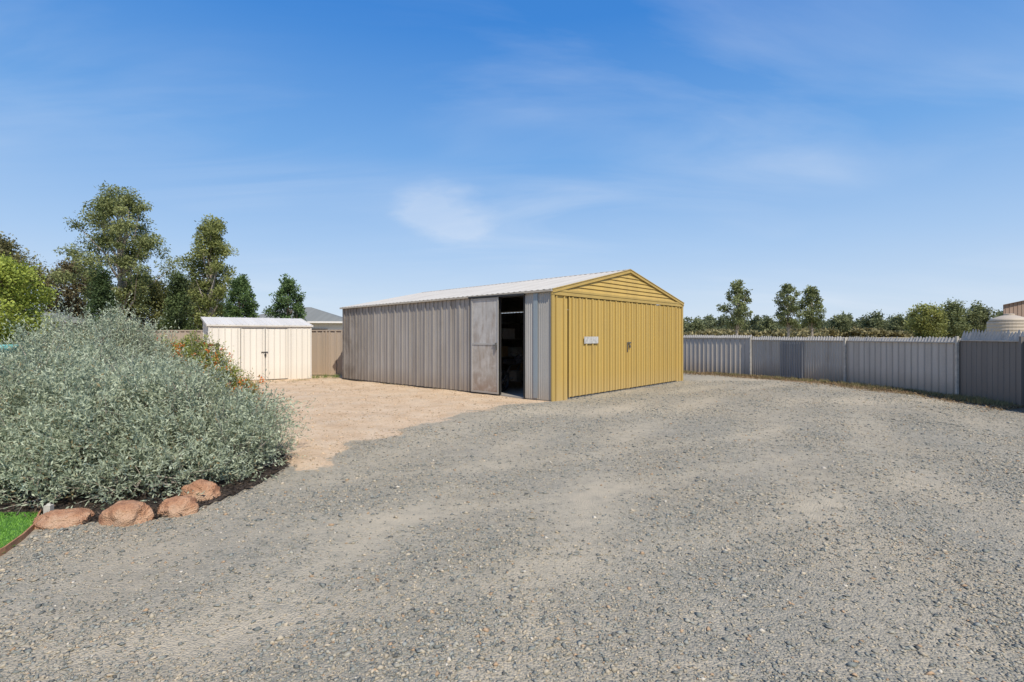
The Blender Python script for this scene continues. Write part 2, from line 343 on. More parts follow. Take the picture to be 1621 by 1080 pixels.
M_roof=sheetmat('pale_roof_sheet',(.59,.545,.465),(.41,.365,.30),.6,(2,1),(.5,.5,.5),0,.65,.0)
M_doorA=sheetmat('faded_white_panel',(.47,.445,.41),(.32,.27,.22),.6,(5,1.2),(.3,.2,.12),.0,.75,.0,mottled)
M_doorB=sheetmat('rusty_lower_panel',(.43,.385,.33),(.26,.17,.11),.8,(5,1.0),(.28,.17,.10),.9,.8,.0,mottled)
M_dark=simple('dark_steel',(.03,.03,.03),.6,.3); M_conc=simple('concrete',(.3,.28,.25),.9,0,.2,3)
M_lock=simple('lock_steel',(.25,.24,.22),.4,.8); M_plate=simple('pale_plate',(.50,.48,.44),.6,0,.25,14)
u3=np.array([*u,0.]);v3=np.array([*v,0.]);Z=np.array([0,0,1.])
KD=.0045
def Q(t,s,z): return np.array([*P2(t,s),z*(1-KD*max(t,0))],float)
sh=Thing('farm_shed','large mustard yellow metal shed with weathered grey side door','shed',(A[0],A[1],0))
nf=-u; ns=-v
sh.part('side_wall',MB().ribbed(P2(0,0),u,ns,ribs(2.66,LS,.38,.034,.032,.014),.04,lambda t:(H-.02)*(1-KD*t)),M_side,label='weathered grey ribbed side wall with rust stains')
sh.part('corner_wall',MB().ribbed(P2(0,0),u,ns,corr(.02,.85,.06,.008,6),.02,H-.02),M_corner)
sh.part('blue_strip',MB().box(Q(.42,-.012,.05),u3*.13,-v3*.012,Z*(H-.12)),M_strip)
sh.part('door_frame',MB().box(Q(.83,-.02,0),u3*.04,v3*.06,Z*(H-.06)).box(Q(1.70,0.0,0),u3*.04,v3*.06,Z*(H-.06)).box(Q(.87,0.0,H-.12),u3*.83,v3*.05,Z*.08),M_dark)
door=sh.part('sliding_door',MB().box(Q(1.71,-.035,1.37),u3*.98,-v3*.02,Z*1.2),M_doorA,label='sliding door with faded white upper panel and rusty lower panel')
sh.part('lower_panel',MB().box(Q(1.71,-.035,.06),u3*.98,-v3*.02,Z*1.28),M_doorB,parent=door,label='rusty stained lower door panel')
d=MB()
for t0 in (1.69,2.66): d.box(Q(t0,-.055,.05),u3*.045,-v3*.014,Z*2.54)
for z0 in (.05,1.34,2.55): d.box(Q(1.735,-.055,z0),u3*.925,-v3*.012,Z*.045)
sh.part('door_edging',d,M_corner,parent=door)
d=MB(); d.box(Q(1.75,-.07,1.2),u3*.03,-v3*.03,Z*.2); d.box(Q(1.78,-.07,1.32),u3*.1,-v3*.015,Z*.03); sh.part('handle',d,M_lock,parent=door)
sh.part('door_track',MB().box(Q(.8,-.03,H-.1),u3*2.0,-v3*.06,Z*.05),M_dark)
sh.part('base_rail',MB().box(Q(1.75,.0,-.02),u3*(LS-1.75),v3*.05,Z*.065),M_dark)
sh.part('back_wall',MB().ribbed(P2(LS,0),v,u,ribs(0,WF,.38,.03,.022),-.02,lambda t:(H+(APX-H)*(1-abs(t-WF/2)/(WF/2))-.03)*(1-KD*LS)),M_side)
sh.part('far_side_wall',MB().ribbed(P2(0,WF),u,v,ribs(0,LS,.38,.03,.022),-.02,lambda t:(H-.02)*(1-KD*t)),M_side)
sh.part('floor',MB().box(Q(.02,.02,-.05),u3*(LS-.04),v3*(WF-.04),Z*.08),M_conc)
DT=2.56
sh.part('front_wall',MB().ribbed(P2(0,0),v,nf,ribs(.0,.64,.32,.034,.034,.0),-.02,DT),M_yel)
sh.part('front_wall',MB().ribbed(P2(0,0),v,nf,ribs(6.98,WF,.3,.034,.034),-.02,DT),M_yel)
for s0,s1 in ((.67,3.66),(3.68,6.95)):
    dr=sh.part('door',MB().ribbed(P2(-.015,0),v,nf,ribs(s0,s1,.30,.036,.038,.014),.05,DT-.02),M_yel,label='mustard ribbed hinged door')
    sh.part('door_edging',MB().box(Q(-.017,s0-.008,.04),-u3*.018,v3*.034,Z*(DT-.05)),M_yel,parent=dr); sh.part('door_edging',MB().box(Q(-.017,s1-.028,.04),-u3*.018,v3*.034,Z*(DT-.05)),M_yel,parent=dr)
    if s0<1:
        h=MB().box(Q(-.045,3.57,1.35),-u3*.025,v3*.16,Z*.035).box(Q(-.05,3.63,1.22),-u3*.03,v3*.05,Z*.07).tube([Q(-.06,3.64,1.29),Q(-.06,3.64,1.36),Q(-.06,3.68,1.36),Q(-.06,3.68,1.29)],.006)
        h.box(Q(-.045,3.5,1.1),-u3*.03,v3*.03,Z*.28)
        sh.part('lock',h,M_lock,parent=dr)
for s0,w in ((1.30,.33),(1.635,.33)):
    sh.part('sign_plate',MB().box(Q(-.056,s0,1.37),-u3*.005,v3*w,Z*.18),M_plate,label='small pale weathered sign plate, writing illegible')
sh.part('corner_trim',MB().box(Q(-.0,-.035,-.02),-u3*.04,v3*.10,Z*(H)),M_yeld); sh.part('corner_trim',MB().box(Q(-.0,WF-.08,-.02),-u3*.04,v3*.11,Z*H),M_yeld)
e=MB(); e.box(Q(-.0,-.04,DT),-u3*.05,v3*(WF+.08),Z*.13); e.box(Q(-.05,-.04,DT+.09),-u3*.012,v3*(WF+.08),Z*.05); sh.part('header_beam',e,M_yeld)
gb=MB(); nb=7; slope=(APX-H)/(WF/2)
for i in range(nb):
    za=H+.0+(APX-H-.02)*i/nb; zb=H+(APX-H-.02)*(i+1)/nb; b=len(gb.V)
    sa=(za-H)/slope; sb=(zb-H)/slope
    for (s_,z_,o_) in ((sa,za,-.042),(WF-sa,za,-.042),(WF-sb,zb,-.012),(sb,zb,-.012),(sa,za,-.012),(WF-sa,za,-.012)):
        gb.V.append(Q(o_,s_,z_)); gb.T.append((s_,z_,0))
    gb.F+=[(b,b+1,b+2,b+3),(b+4,b+5,b+1,b)]
sh.part('gable',gb,M_yel,label='mustard gable clad in horizontal boards')
th=math.atan(slope); 
for sgn in (0,1):
    e=MB(); dirv=v3*math.cos(th)+Z*math.sin(th) if sgn==0 else -v3*math.cos(th)+Z*math.sin(th)
    L=(WF/2)/math.cos(th)+.05; s0=-.045 if sgn==0 else WF+.045; st=Q(0,s0,H-.02)
    nrm=np.cross(dirv,u3); nrm=nrm if nrm[2]>0 else -nrm
    e.box(st-u3*.045-nrm*.07,-u3*.015,dirv*L,nrm*.10); e.box(st-u3*.06+nrm*.012,-u3*.015,dirv*L,nrm*.02); e.box(st-u3*.06-nrm*.068,-u3*.012,dirv*L,nrm*.02)
    sh.part('rake_fascia',e,M_yeld)
for sgn in (0,1):
    e=MB(); s_e=-.08 if sgn==0 else WF+.08; z_e=H-.08*slope+.015
    pr=corr(-.06,LS+.05,.19,.009,5)
    for t,o_ in pr:
        e.V+= [Q(t,s_e,z_e+o_),Q(t,WF/2,APX+.015+o_)]; e.T+=[(t,0,0),(t,3.7,0)]
    for i in range(len(pr)-1): e.F.append((2*i,2*i+2,2*i+3,2*i+1))
    sh.part('roof',e,M_roof)
def longbox(mb,t0,t1,s0,w,z0,h):
    a_=Q(t0,s0,z0); b_=Q(t1,s0,z0); return mb.box(a_,b_-a_,v3*w,Z*h)
e=MB()
for t in (-.062,LS+.055):
    for s_,z_ in ((WF/2-.12,APX+.026-.12*slope),(WF/2,APX+.030),(WF/2+.12,APX+.026-.12*slope)): e.V.append(Q(t,s_,z_)); e.T.append((t,s_,0))
e.F=[(0,1,4,3),(1,2,5,4)]; sh.part('ridge_cap',e,M_roof)
sh.part('gutter',longbox(MB(),-.055,LS+.05,-.085,.05,H-.055,.05),sheetmat('gutter_paint',(.45,.40,.32),(.25,.22,.18),.5,(3,1),(.5,.5,.5),0))
for t in (.05,3.1,6.2,9.3):
    for s in (.06,WF-.14): sh.part('frame_column',MB().box(Q(t,s,.03),u3*.08,v3*.08,Z*(H-.18)),M_dark)
def torus(mb,c,ax,R_,r,k=20,kk=6):
    ax=np.array(ax,float); ax/=np.linalg.norm(ax); a=np.cross(ax,Z); a/=np.linalg.norm(a); b_=np.cross(ax,a)
    base=len(mb.V)
    for i in range(k):
        an=2*math.pi*i/k; dr=a*math.cos(an)+b_*math.sin(an)
        for j in range(kk):
            bn=2*math.pi*j/kk; p=np.array(c)+dr*(R_+r*math.cos(bn))+ax*r*math.sin(bn); mb.V.append(p); mb.T.append((0,0,0))
    for i in range(k):
        for j in range(kk): mb.F.append((base+i*kk+j,base+((i+1)%k)*kk+j,base+((i+1)%k)*kk+(j+1)%kk,base+i*kk+(j+1)%kk))
b0=Q(2.25,1.25,.03); mo=Thing('motorcycle','dark motorcycle parked on the concrete floor inside the shed','motorcycle',b0)
dx=np.array([.5,.85,0.]);dx/=np.linalg.norm(dx); sx=np.cross(Z,dx)
w=MB(); torus(w,b0+dx*.68+Z*.3,sx,.25,.05); torus(w,b0+dx*.68+Z*.3,sx,.05,.03,10); mo.part('wheel',w,M_dark)
w=MB(); torus(w,b0-dx*.68+Z*.3,sx,.25,.05); torus(w,b0-dx*.68+Z*.3,sx,.05,.03,10); mo.part('wheel',w,M_dark)
w=MB().tube([b0+dx*.68+Z*.3,b0+dx*.42+Z*.95],.03).tube([b0+dx*.42+Z*.85,b0-dx*.1+Z*.35,b0-dx*.68+Z*.3],.025).tube([b0+dx*.42+Z*.85,b0-dx*.3+Z*.7,b0-dx*.68+Z*.3],.025).box(b0-dx*.15-sx*.12+Z*.25,dx*.35,sx*.24,Z*.3)
mo.part('frame',w,M_lock)
w=MB().tube([b0+dx*.35+Z*.8,b0+dx*.2+Z*.86,b0-dx*.05+Z*.78],[.07,.13,.08],8); mo.part('fuel_tank',w,simple('tank_black',(.06,.06,.065),.25))
w=MB().tube([b0-dx*.05+Z*.78,b0-dx*.3+Z*.8,b0-dx*.62+Z*.84],[.07,.1,.06],8); mo.part('seat',w,M_dark)
w=MB().tube([b0+dx*.3-sx*.36+Z*1.05,b0+dx*.42-sx*.1+Z*1.0,b0+dx*.42+sx*.1+Z*1.0,b0+dx*.3+sx*.36+Z*1.05],.014); mo.part('handlebar',w,M_lock)
w=MB().tube([b0+dx*.45+Z*.88,b0+dx*.55+Z*.88],[.06,.09],10); mo.part('headlight',w,M_plate)
b0=Q(4.2,2.6,.03); sf=Thing('storage_shelf','steel storage shelf against the inside of the shed','shelf',b0)
for a_ in (0,1.7):
    for b_ in (0,.45): sf.part('upright',MB().box(b0+v3*a_+u3*b_,v3*.04,u3*.04,Z*2.0),M_lock)
for z_ in (.2,.8,1.4,1.95): sf.part('shelf_board',MB().box(b0+u3*.0+Z*z_-v3*.01,v3*1.76,u3*.5,Z*.03),M_lock)
for i,(a_,z_,wd,hh,cc) in enumerate(((.1,.83,.45,.35,(.35,.24,.12)),(.8,.83,.5,.3,(.4,.4,.38)),(.3,1.43,.6,.35,(.5,.5,.5)),(1.1,.23,.4,.4,(.3,.2,.1)))):
    bb=b0+v3*a_+u3*.06+Z*z_; bx=Thing('storage_box','closed storage box standing on the steel shelf','box',bb,group='boxes on the shelf')
    mm=simple('box_%d'%i,cc,.7); bx.part('body',MB().box(bb,v3*wd,u3*.36,Z*(hh-.04)),mm); bx.part('lid',MB().box(bb+Z*(hh-.038)-v3*.01-u3*.01,v3*(wd+.02),u3*.38,Z*.04),mm)
# ---------------------------------------------------------------- GARDEN SHED
fd=np.array([.798,.602]);bd=np.array([-.602,.798]); W0=np.array([-9.98,17.0]); FL=3.27; DP=1.5; h0,h1=1.92,2.20
M_cream=sheetmat('cream_sheet',(.78,.725,.625),(.72,.66,.56),.2,(8,.6),(.62,.52,.40),.35,.5,0,rib_shade=.25)
M_creamr=sheetmat('cream_roof',(.68,.635,.56),(.6,.55,.48),.2,(3,3),(.5,.5,.5),0,.55,0)
gs=Thing('garden_shed','small cream metal garden shed with double doors beside the fence','shed',(W0[0],W0[1],0))
f3=np.array([*fd,0.]);b3=np.array([*bd,0.]); 
def S(s,d_,z): return np.array([*(W0+fd*s+bd*d_),z],float)
gs.part('front_wall',MB().ribbed(W0,fd,-bd,ribs(0,.94,.19,.02,.014),0,h0),M_cream); gs.part('front_wall',MB().ribbed(W0,fd,-bd,ribs(2.47,FL,.19,.02,.014),0,h0),M_cream); gs.part('lintel',MB().ribbed(W0,fd,-bd,[(.94,0),(2.47,0)],1.82,h0),M_cream)
gs.part('side_wall',MB().ribbed(W0,bd,-fd,ribs(0,DP,.19,.02,.012),0,lambda t:h0+(h1-h0)*t/DP),M_cream)
gs.part('side_wall',MB().ribbed(W0+fd*FL,bd,fd,ribs(0,DP,.19,.02,.012),0,lambda t:h0+(h1-h0)*t/DP),M_cream)
gs.part('back_wall',MB().ribbed(W0+bd*DP,fd,bd,ribs(0,FL,.19,.02,.008),0,h1),M_cream)
for a_,b_ in ((.955,1.70),(1.72,2.455)):
    dr=gs.part('door',MB().ribbed(W0-bd*.012,fd,-bd,ribs(a_,b_,.19,.02,.014),.04,1.80),M_cream)
    for q_ in (a_,b_-.03): gs.part('door_edging',MB().box(S(q_,-.014,.04),f3*.03,-b3*.012,Z*1.77),M_cream,parent=dr)
    if a_<1.2: gs.part('handle',MB().box(S(1.58,-.03,.98),f3*.22,-b3*.015,Z*.025).box(S(1.695,-.03,.80),f3*.03,-b3*.02,Z*.2).box(S(1.68,-.035,.87),f3*.06,-b3*.03,Z*.06),M_dark,parent=dr)
e=MB(); sl=(h1-h0)/DP
pr=ribs(-.05,FL+.05,.19,.02,.012)
for t,o_ in pr: e.V+=[S(t,-.05,h0-.05*sl+.02+o_),S(t,DP+.04,h1+.04*sl+.02+o_)]; e.T+=[(t,0,0),(t,1.5,0)]
for i in range(len(pr)-1): e.F.append((2*i,2*i+2,2*i+3,2*i+1))
gs.part('roof',e,M_creamr)
e=MB(); e.box(S(-.06,-.055,h0-.035),f3*(FL+.12),b3*.012,Z*.05)
dv=b3*(DP+.10)+Z*((DP+.10)*sl)
for ss in (-.065,FL+.05): e.box(S(ss,-.04,h0-.05),f3*.015,dv,Z*.07)
for ss in (-.012,FL-.04): e.box(S(ss,-.012,0),f3*.05,-b3*.006,Z*h0)
gs.part('roof_trim',e,M_creamr)
# ---------------------------------------------------------------- BEIGE FENCE
M_bei=sheetmat('beige_fence_sheet',(.44,.355,.27),(.36,.28,.21),.3,(8,.4),(.38,.29,.2),.5,.6,0,rib_shade=.3)
E0=np.array([-4.95,19.85]);E1=np.array([-27.,24.2]); L=np.linalg.norm(E1-E0); ed=(E1-E0)/L; en=np.array([ed[1],-ed[0]]); en=en if en[1]<0 else -en
bf=Thing('beige_fence','tall beige ribbed steel panel fence with posts and capping','fence',(E0[0],E0[1],0)); e3=np.array([*ed,0.]);n3=np.array([*en,0.])
t=0
while t<L:
    bf.part('fence_panel',MB().ribbed(E0,ed,en,ribs(t+.03,min(t+2.37,L),.26,.045,.035),.0,1.76),M_bei)
    b_=np.array([*(E0+ed*t),0]); bf.part('post',MB().box(b_-e3*.03-n3*.03,e3*.06,n3*.075,Z*1.8),M_bei)
    t+=2.37
bf.part('capping',MB().box(np.array([*E0,1.75])-n3*.028,e3*L,n3*.07,Z*.045),M_bei); bf.part('bottom_rail',MB().box(np.array([*E0,.02])-n3*.024,e3*L,n3*.065,Z*.05),M_bei)
# ---------------------------------------------------------------- GREY FENCE
M_g1=sheetmat('pale_grey_sheet',(.55,.50,.435),(.40,.35,.29),.8,(5,.35),(.38,.29,.19),.6,.7,.0,rib_shade=.3)
M_g2=sheetmat('corrugated_zinc',(.52,.475,.41),(.35,.30,.245),.9,(10,.35),(.36,.27,.18),.75,.65,.0)
M_g3=sheetmat('blue_zinc',(.18,.185,.195),(.33,.32,.30),.9,(14,.4),(.2,.2,.2),.4,.6,.0)
M_g4=sheetmat('charcoal_sheet',(.20,.18,.16),(.15,.13,.11),.6,(4,.4),(.25,.19,.13),.5,.65,.0)
M_tip=sheetmat('zinc_capping',(.45,.415,.36),(.27,.24,.20),.9,(6,2),(.2,.16,.12),.0,.7,.0)
M_post=simple('pale_post',(.50,.46,.39),.8,0,.25)
gf=Thing('corrugated_fence','patched grey corrugated iron fence with jagged upper edge','fence',(fence_pts[2][0],fence_pts[2][1],0))
fm=[M_g1,M_g1,M_g2,M_g1,M_g4,M_g4]; off0=0
for i,(a_,b_) in enumerate(zip(fence_pts[:-1],fence_pts[1:])):
    a_=np.array(a_);b_=np.array(b_);L=np.linalg.norm(b_-a_);d_=(b_-a_)/L; n_=np.array([d_[1],-d_[0]]); n_=n_ if n_[0]<0 else -n_
    top=(1.46,1.47,1.40,1.40,1.46,1.46)[i]
    if i==2: pr=corr(0,L,.09,.018,6)
    elif i in (4,5): pr=ribs(0,L,.17,.02,.012)
    else: pr=ribs(0,L,.2,.022,.018)
    lab='galvanised corrugated sheets' if i==2 else ('charcoal ribbed sheets' if i>3 else 'pale grey ribbed sheets')
    gf.part('fence_panel',MB().ribbed(a_,d_,n_,pr,-.02,top,off0),fm[i],label=lab)
    if i==2:
        gf.part('fence_panel',MB().ribbed(a_+n_*.03,d_,n_,corr(1.22,2.12,.09,.018,6),.05,top-.05,off0),M_g3,label='dark blue weathered corrugated patch')
    d3=np.array([*d_,0.]);nn=np.array([*n_,0.]); a3=np.array([*a_,0.])
    gf.part('rail',MB().box(a3-nn*.02+Z*(top-.02)+d3*.0,d3*L,nn*.06,Z*.03),M_tip)
    e=MB(); pitch=.09 if i<4 else .10; hh=(.115,.115,.13,.125,.24,.24)[i]; k=int(L/pitch); rs2=np.random.RandomState(50+i)
    for j in range(k):
        t0=j*L/k; w_=L/k; b=len(e.V); ht=hh*(1+rs2.uniform(-.15,.15)+.08*math.sin(t0*3)); pk=.5+rs2.uniform(-.12,.12)
        pts=[(t0,0,0),(t0+w_*.5,.018,0),(t0+w_,0,0),(t0+w_,-.05,ht*.68),(t0+w_*(pk+.12),-.06,ht),(t0+w_*(pk-.10),-.055,ht*.98),(t0,-.05,ht*.64)]
        for (tt_,o_,z_) in pts:
            e.V.append(a3+d3*tt_+nn*(o_-.03)+Z*(top+.01+z_)); e.T.append((off0+tt_,z_+2,0))
        e.F+=[(b,b+1,b+5,b+6),(b+1,b+2,b+3,b+4),(b+1,b+4,b+5)]
    gf.part('jagged_capping',e,M_tip)
    gf.part('post',MB().box(a3+nn*.03-d3*.035-Z*.02,d3*.07,nn*.05,Z*(top+.12)),M_g4 if i>4 else (M_post))
    off0+=L
# ---------------------------------------------------------------- VEGETATION
M_bark=simple('bark',(.36,.31,.25),.9,0,.35,5); M_bark2=simple('dark_bark',(.14,.105,.075),.95,0,.3,6)
def tree(name,label,cat,base,height,rx,crown0,ncl,cr,nleaf,ls,c0,c1,seed,shape='gum',bark=None,ry=None,group=None,trunk_r=None,lean=0,spread=.6,sub=.52):
    rs=np.random.RandomState(seed); base=np.array([base[0],base[1],terr(*base)]); ry=ry or rx
    T=Thing(name,label,cat,base,group)
    env={'gum':lambda f:np.sin(np.clip(f*.88+.14,0,1)*math.pi)**.65,'cone':lambda f:np.clip((1-f),0,1)**.6*np.clip(f*5+.45,0,1),'round':lambda f:np.sqrt(np.clip(1-(2*f-.95)**2,0.02,1)),'oval':lambda f:np.clip(np.sin((f*.9+.1)*math.pi),.05,1)**.7}[shape]
    tr=trunk_r or height*.016+.03
    top=height*(.9)
    tp=[];n=9; wob=rs.normal(0,.012*height,(n,2)); wob[0]=0; wob=np.cumsum(wob,0)*.6
    for i in range(n):
        f=i/(n-1); tp.append(np.array([base[0]+wob[i,0]+lean*f,base[1]+wob[i,1],base[2]-.1+top*f]))
    mb=MB(); mb.tube(tp,[tr*(1.25-1.15*i/(n-1)) for i in range(n)],8)
    def trunkpt(z):
        f=np.clip((z-base[2])/top,0,1)*(n-1); i=int(min(f,n-2)); return tp[i]*(1-(f-i))+tp[i+1]*(f-i)
    PP=[];DD=[];CC=[];SS=[]
    for c in range(ncl):
        f=((c+rs.rand())/ncl)**(.9 if shape!='cone' else 1.25)*.97
        e=env(f); a=c*2.4+rs.uniform(-.5,.5); q=math.sqrt(rs.uniform(.08,1))
        z=base[2]+crown0+(height-crown0-cr*.5)*f; tpz=trunkpt(z)
        r_=cr*rs.uniform(.55,1.25)
        cx=tpz[0]+math.cos(a)*q*max(rx*e-r_*.5,.05); cy=tpz[1]+math.sin(a)*q*max(ry*e-r_*.5,.05)
        C=np.array([cx,cy,z])
        s0=trunkpt(max(base[2]+crown0*.75,z-rs.uniform(.15,.32)*height)); midp=s0*.5+C*.5+np.array([0,0,-.04*height*rs.rand()])+rs.normal(0,.06*rx,3)
        if shape in('gum','round','oval') or c%3==0: mb.tube([s0,midp,C],[tr*.38,tr*.22,tr*.07],5,cap=False)
        k=int(nleaf/ncl*rs.uniform(.7,1.3)*(r_/cr)**1.5)
        nsb=8; sb=rnd_dir(nsb,rs)*rs.uniform(.3,1.05,(nsb,1)); wh=rs.randint(0,nsb,k)
        d=rnd_dir(k,rs); rad=rs.rand(k)**.45
        P=C+(sb[wh]*spread*1.15+d*rad[:,None]*sub)*np.array([r_,r_,r_*(.66 if shape=='gum' else .9)])+rs.normal(0,r_*(.13 if sub>.5 else .06),(k,3))
        PP.append(P); dr=rnd_dir(k,rs)*.9+d*.6; dr[:,2]-=.45 if shape=='gum' else 0; DD.append(dr)
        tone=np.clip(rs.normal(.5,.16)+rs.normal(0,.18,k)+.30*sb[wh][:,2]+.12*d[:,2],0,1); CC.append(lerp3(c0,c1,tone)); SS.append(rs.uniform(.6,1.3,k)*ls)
    T.part('trunk',mb,bark or M_bark)
    P=np.vstack(PP);S_=np.concatenate(SS)
    leafpart(T,'crown',P,np.vstack(DD),S_,S_*(.42 if shape=='gum' else .5),np.vstack(CC),rs)
    return T
def W(px,d): return ((px-810)/818*d,d)
def HT(py,d): return 1.6+(530-py)/818*d
g0,g1=(.085,.115,.035),(.36,.385,.15)
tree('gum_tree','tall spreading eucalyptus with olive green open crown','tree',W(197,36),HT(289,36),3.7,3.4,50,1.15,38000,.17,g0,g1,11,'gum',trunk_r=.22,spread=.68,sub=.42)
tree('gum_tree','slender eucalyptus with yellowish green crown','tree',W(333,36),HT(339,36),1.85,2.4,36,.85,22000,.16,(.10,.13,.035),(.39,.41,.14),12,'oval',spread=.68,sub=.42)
tree('brown_leaf_tree','tree with brownish olive foliage behind the fence','tree',W(112,40),HT(407,40),2.8,.9,40,1.05,24000,.18,(.075,.065,.03),(.27,.22,.11),13,'round',M_bark2)
tree('brown_leaf_tree','rounded olive brown tree behind the fence','tree',W(228,38),HT(430,38),2.7,.5,42,1.05,26000,.18,(.065,.08,.028),(.27,.275,.10),14,'round',M_bark2)
tree('brown_leaf_tree','rounded olive brown tree beside slender eucalyptus','tree',W(306,40),HT(438,40),2.6,.5,40,1.05,24000,.18,(.065,.08,.028),(.27,.27,.11),15,'round',M_bark2)
tree('pine_tree','dark green upright conical tree','tree',W(167,29),HT(420,29),1.05,.6,34,.5,14000,.13,(.03,.05,.02),(.13,.19,.065),16,'cone',M_bark2)
tree('pine_tree','dark green upright conical tree','tree',W(276,29),HT(424,29),1.15,.6,34,.5,14000,.13,(.04,.06,.022),(.16,.21,.07),17,'cone',M_bark2)
tree('pear_tree','young dark green ornamental pear tree','tree',W(376,27),HT(431,27),1.05,.8,38,.42,11500,.13,(.04,.075,.025),(.19,.28,.09),18,'oval',M_bark2,group='ornamental pears behind the fence',spread=.68,sub=.45)
tree('pear_tree','young dark green ornamental pear tree','tree',W(458,27),HT(433,27),.95,.9,36,.42,11000,.13,(.04,.075,.03),(.19,.28,.095),19,'oval',M_bark2,group='ornamental pears behind the fence',spread=.68,sub=.45)
tree('shade_tree','dark olive tree beside a neighbouring house','tree',W(0,36),HT(366,36),2.7,1.4,38,1.1,22000,.2,(.08,.08,.03),(.28,.26,.11),20,'round',M_bark2)
tree('garden_tree','bright yellow green leafy garden tree','tree',W(8,20),HT(402,20),1.8,1.0,42,.6,22000,.12,(.15,.21,.035),(.48,.54,.10),21,'round',M_bark2)
tree('gum_tree','distant slender eucalyptus beyond the fence','tree',W(1165,72),HT(444,72),2.4,2.4,24,.95,7000,.30,(.10,.125,.05),(.32,.35,.15),22,'oval',spread=.72,sub=.42)
tree('gum_tree','distant eucalyptus with bare lower trunk','tree',W(1248,72),HT(449,72),2.2,2.4,24,.9,7000,.30,(.10,.125,.05),(.32,.35,.15),23,'gum',spread=.72,sub=.42)
tree('gum_tree','distant small eucalyptus with leaning crown','tree',W(1285,74),HT(455,74),1.8,2.3,20,.85,5200,.30,(.10,.125,.05),(.32,.35,.15),24,'oval',spread=.72,sub=.42)
tree('wattle_tree','rounded yellow green wattle tree','tree',W(1468,80),HT(486,80),3.2,.5,30,1.3,9500,.34,(.13,.145,.04),(.40,.41,.12),25,'round')
tree('wattle_tree','rounded olive green tree beside wattle','tree',W(1508,84),HT(484,84),2.6,.5,24,1.2,7000,.34,(.10,.12,.05),(.30,.33,.14),26,'round')
tree('wattle_tree','rounded olive green tree beside wattle','tree',W(1548,88),HT(489,88),2.9,.5,24,1.2,7000,.36,(.10,.12,.05),(.30,.32,.14),27,'round')
for i,(px,py,rx_) in enumerate(((1100,508,2.6),(1215,503,2.4),(1330,500,3.0),(1385,497,3.4),(1425,502,2.6),(1590,497,3.))):
    tree('eucalyptus_tree','distant rounded olive green tree in the woodland edge','tree',W(px,120),HT(py,120)-.9,rx_,.4,18,1.5,3200,.55,(.09,.11,.05),(.28,.30,.14),60+i,'round',M_bark2,group='trees along the far paddock')
def belt(name,label,a0,a1,dist,h,n,seed,c0,c1,gap=0):
    rs=np.random.RandomState(seed); PP=[];CC=[]
    for i in range(n):
        px=a0+(a1-a0)*rs.rand(); d=dist*rs.uniform(.85,1.2); bx,by=W(px,d); z0=terr(bx,by)
        hh=h*rs.uniform(.4,1.35); rw=rs.uniform(2.0,4.6)
        for c in range(rs.randint(4,8)):
            ce=np.array([bx+rs.normal(0,rw*.5),by+rs.normal(0,1.5),z0+hh*rs.uniform(.35,.85)]); k=90
            dd=rnd_dir(k,rs); PP.append(ce+dd*(rs.rand(k)**.5)[:,None]*np.array([rw*.45,rw*.45,hh*.24])); CC.append(lerp3(c0,c1,np.clip(rs.normal(.5,.25)+rs.normal(0,.2,k),0,1)))
        k=30; PP.append(np.stack([bx+rs.normal(0,rw*.6,k),by+rs.normal(0,1,k),z0+rs.rand(k)*hh*.4],1)); CC.append(lerp3(c0,c1,rs.rand(k)*.5))
    P=np.vstack(PP); V,F=leaves(P,rnd_dir(len(P),rs),rs.uniform(.5,1.1,len(P)),rs.uniform(.35,.7,len(P)),rs)
    o=fastmesh(name,V,F,LEAF,col=np.repeat(np.vstack(CC),4,axis=0)); o['kind']='stuff'; o['label']=label; o['category']='trees'
belt('distant_trees','hazy olive belt of distant eucalyptus woodland',1000,1900,200,5.8,160,31,(.10,.125,.065),(.27,.30,.16))
belt('distant_woodland','low line of far off trees across paddock',-300,1000,230,5.0,110,32,(.12,.13,.08),(.28,.29,.17))
belt('paddock_scrub','low brown and green scrub across the paddock',1000,1800,130,1.6,70,33,(.14,.13,.06),(.40,.34,.16))
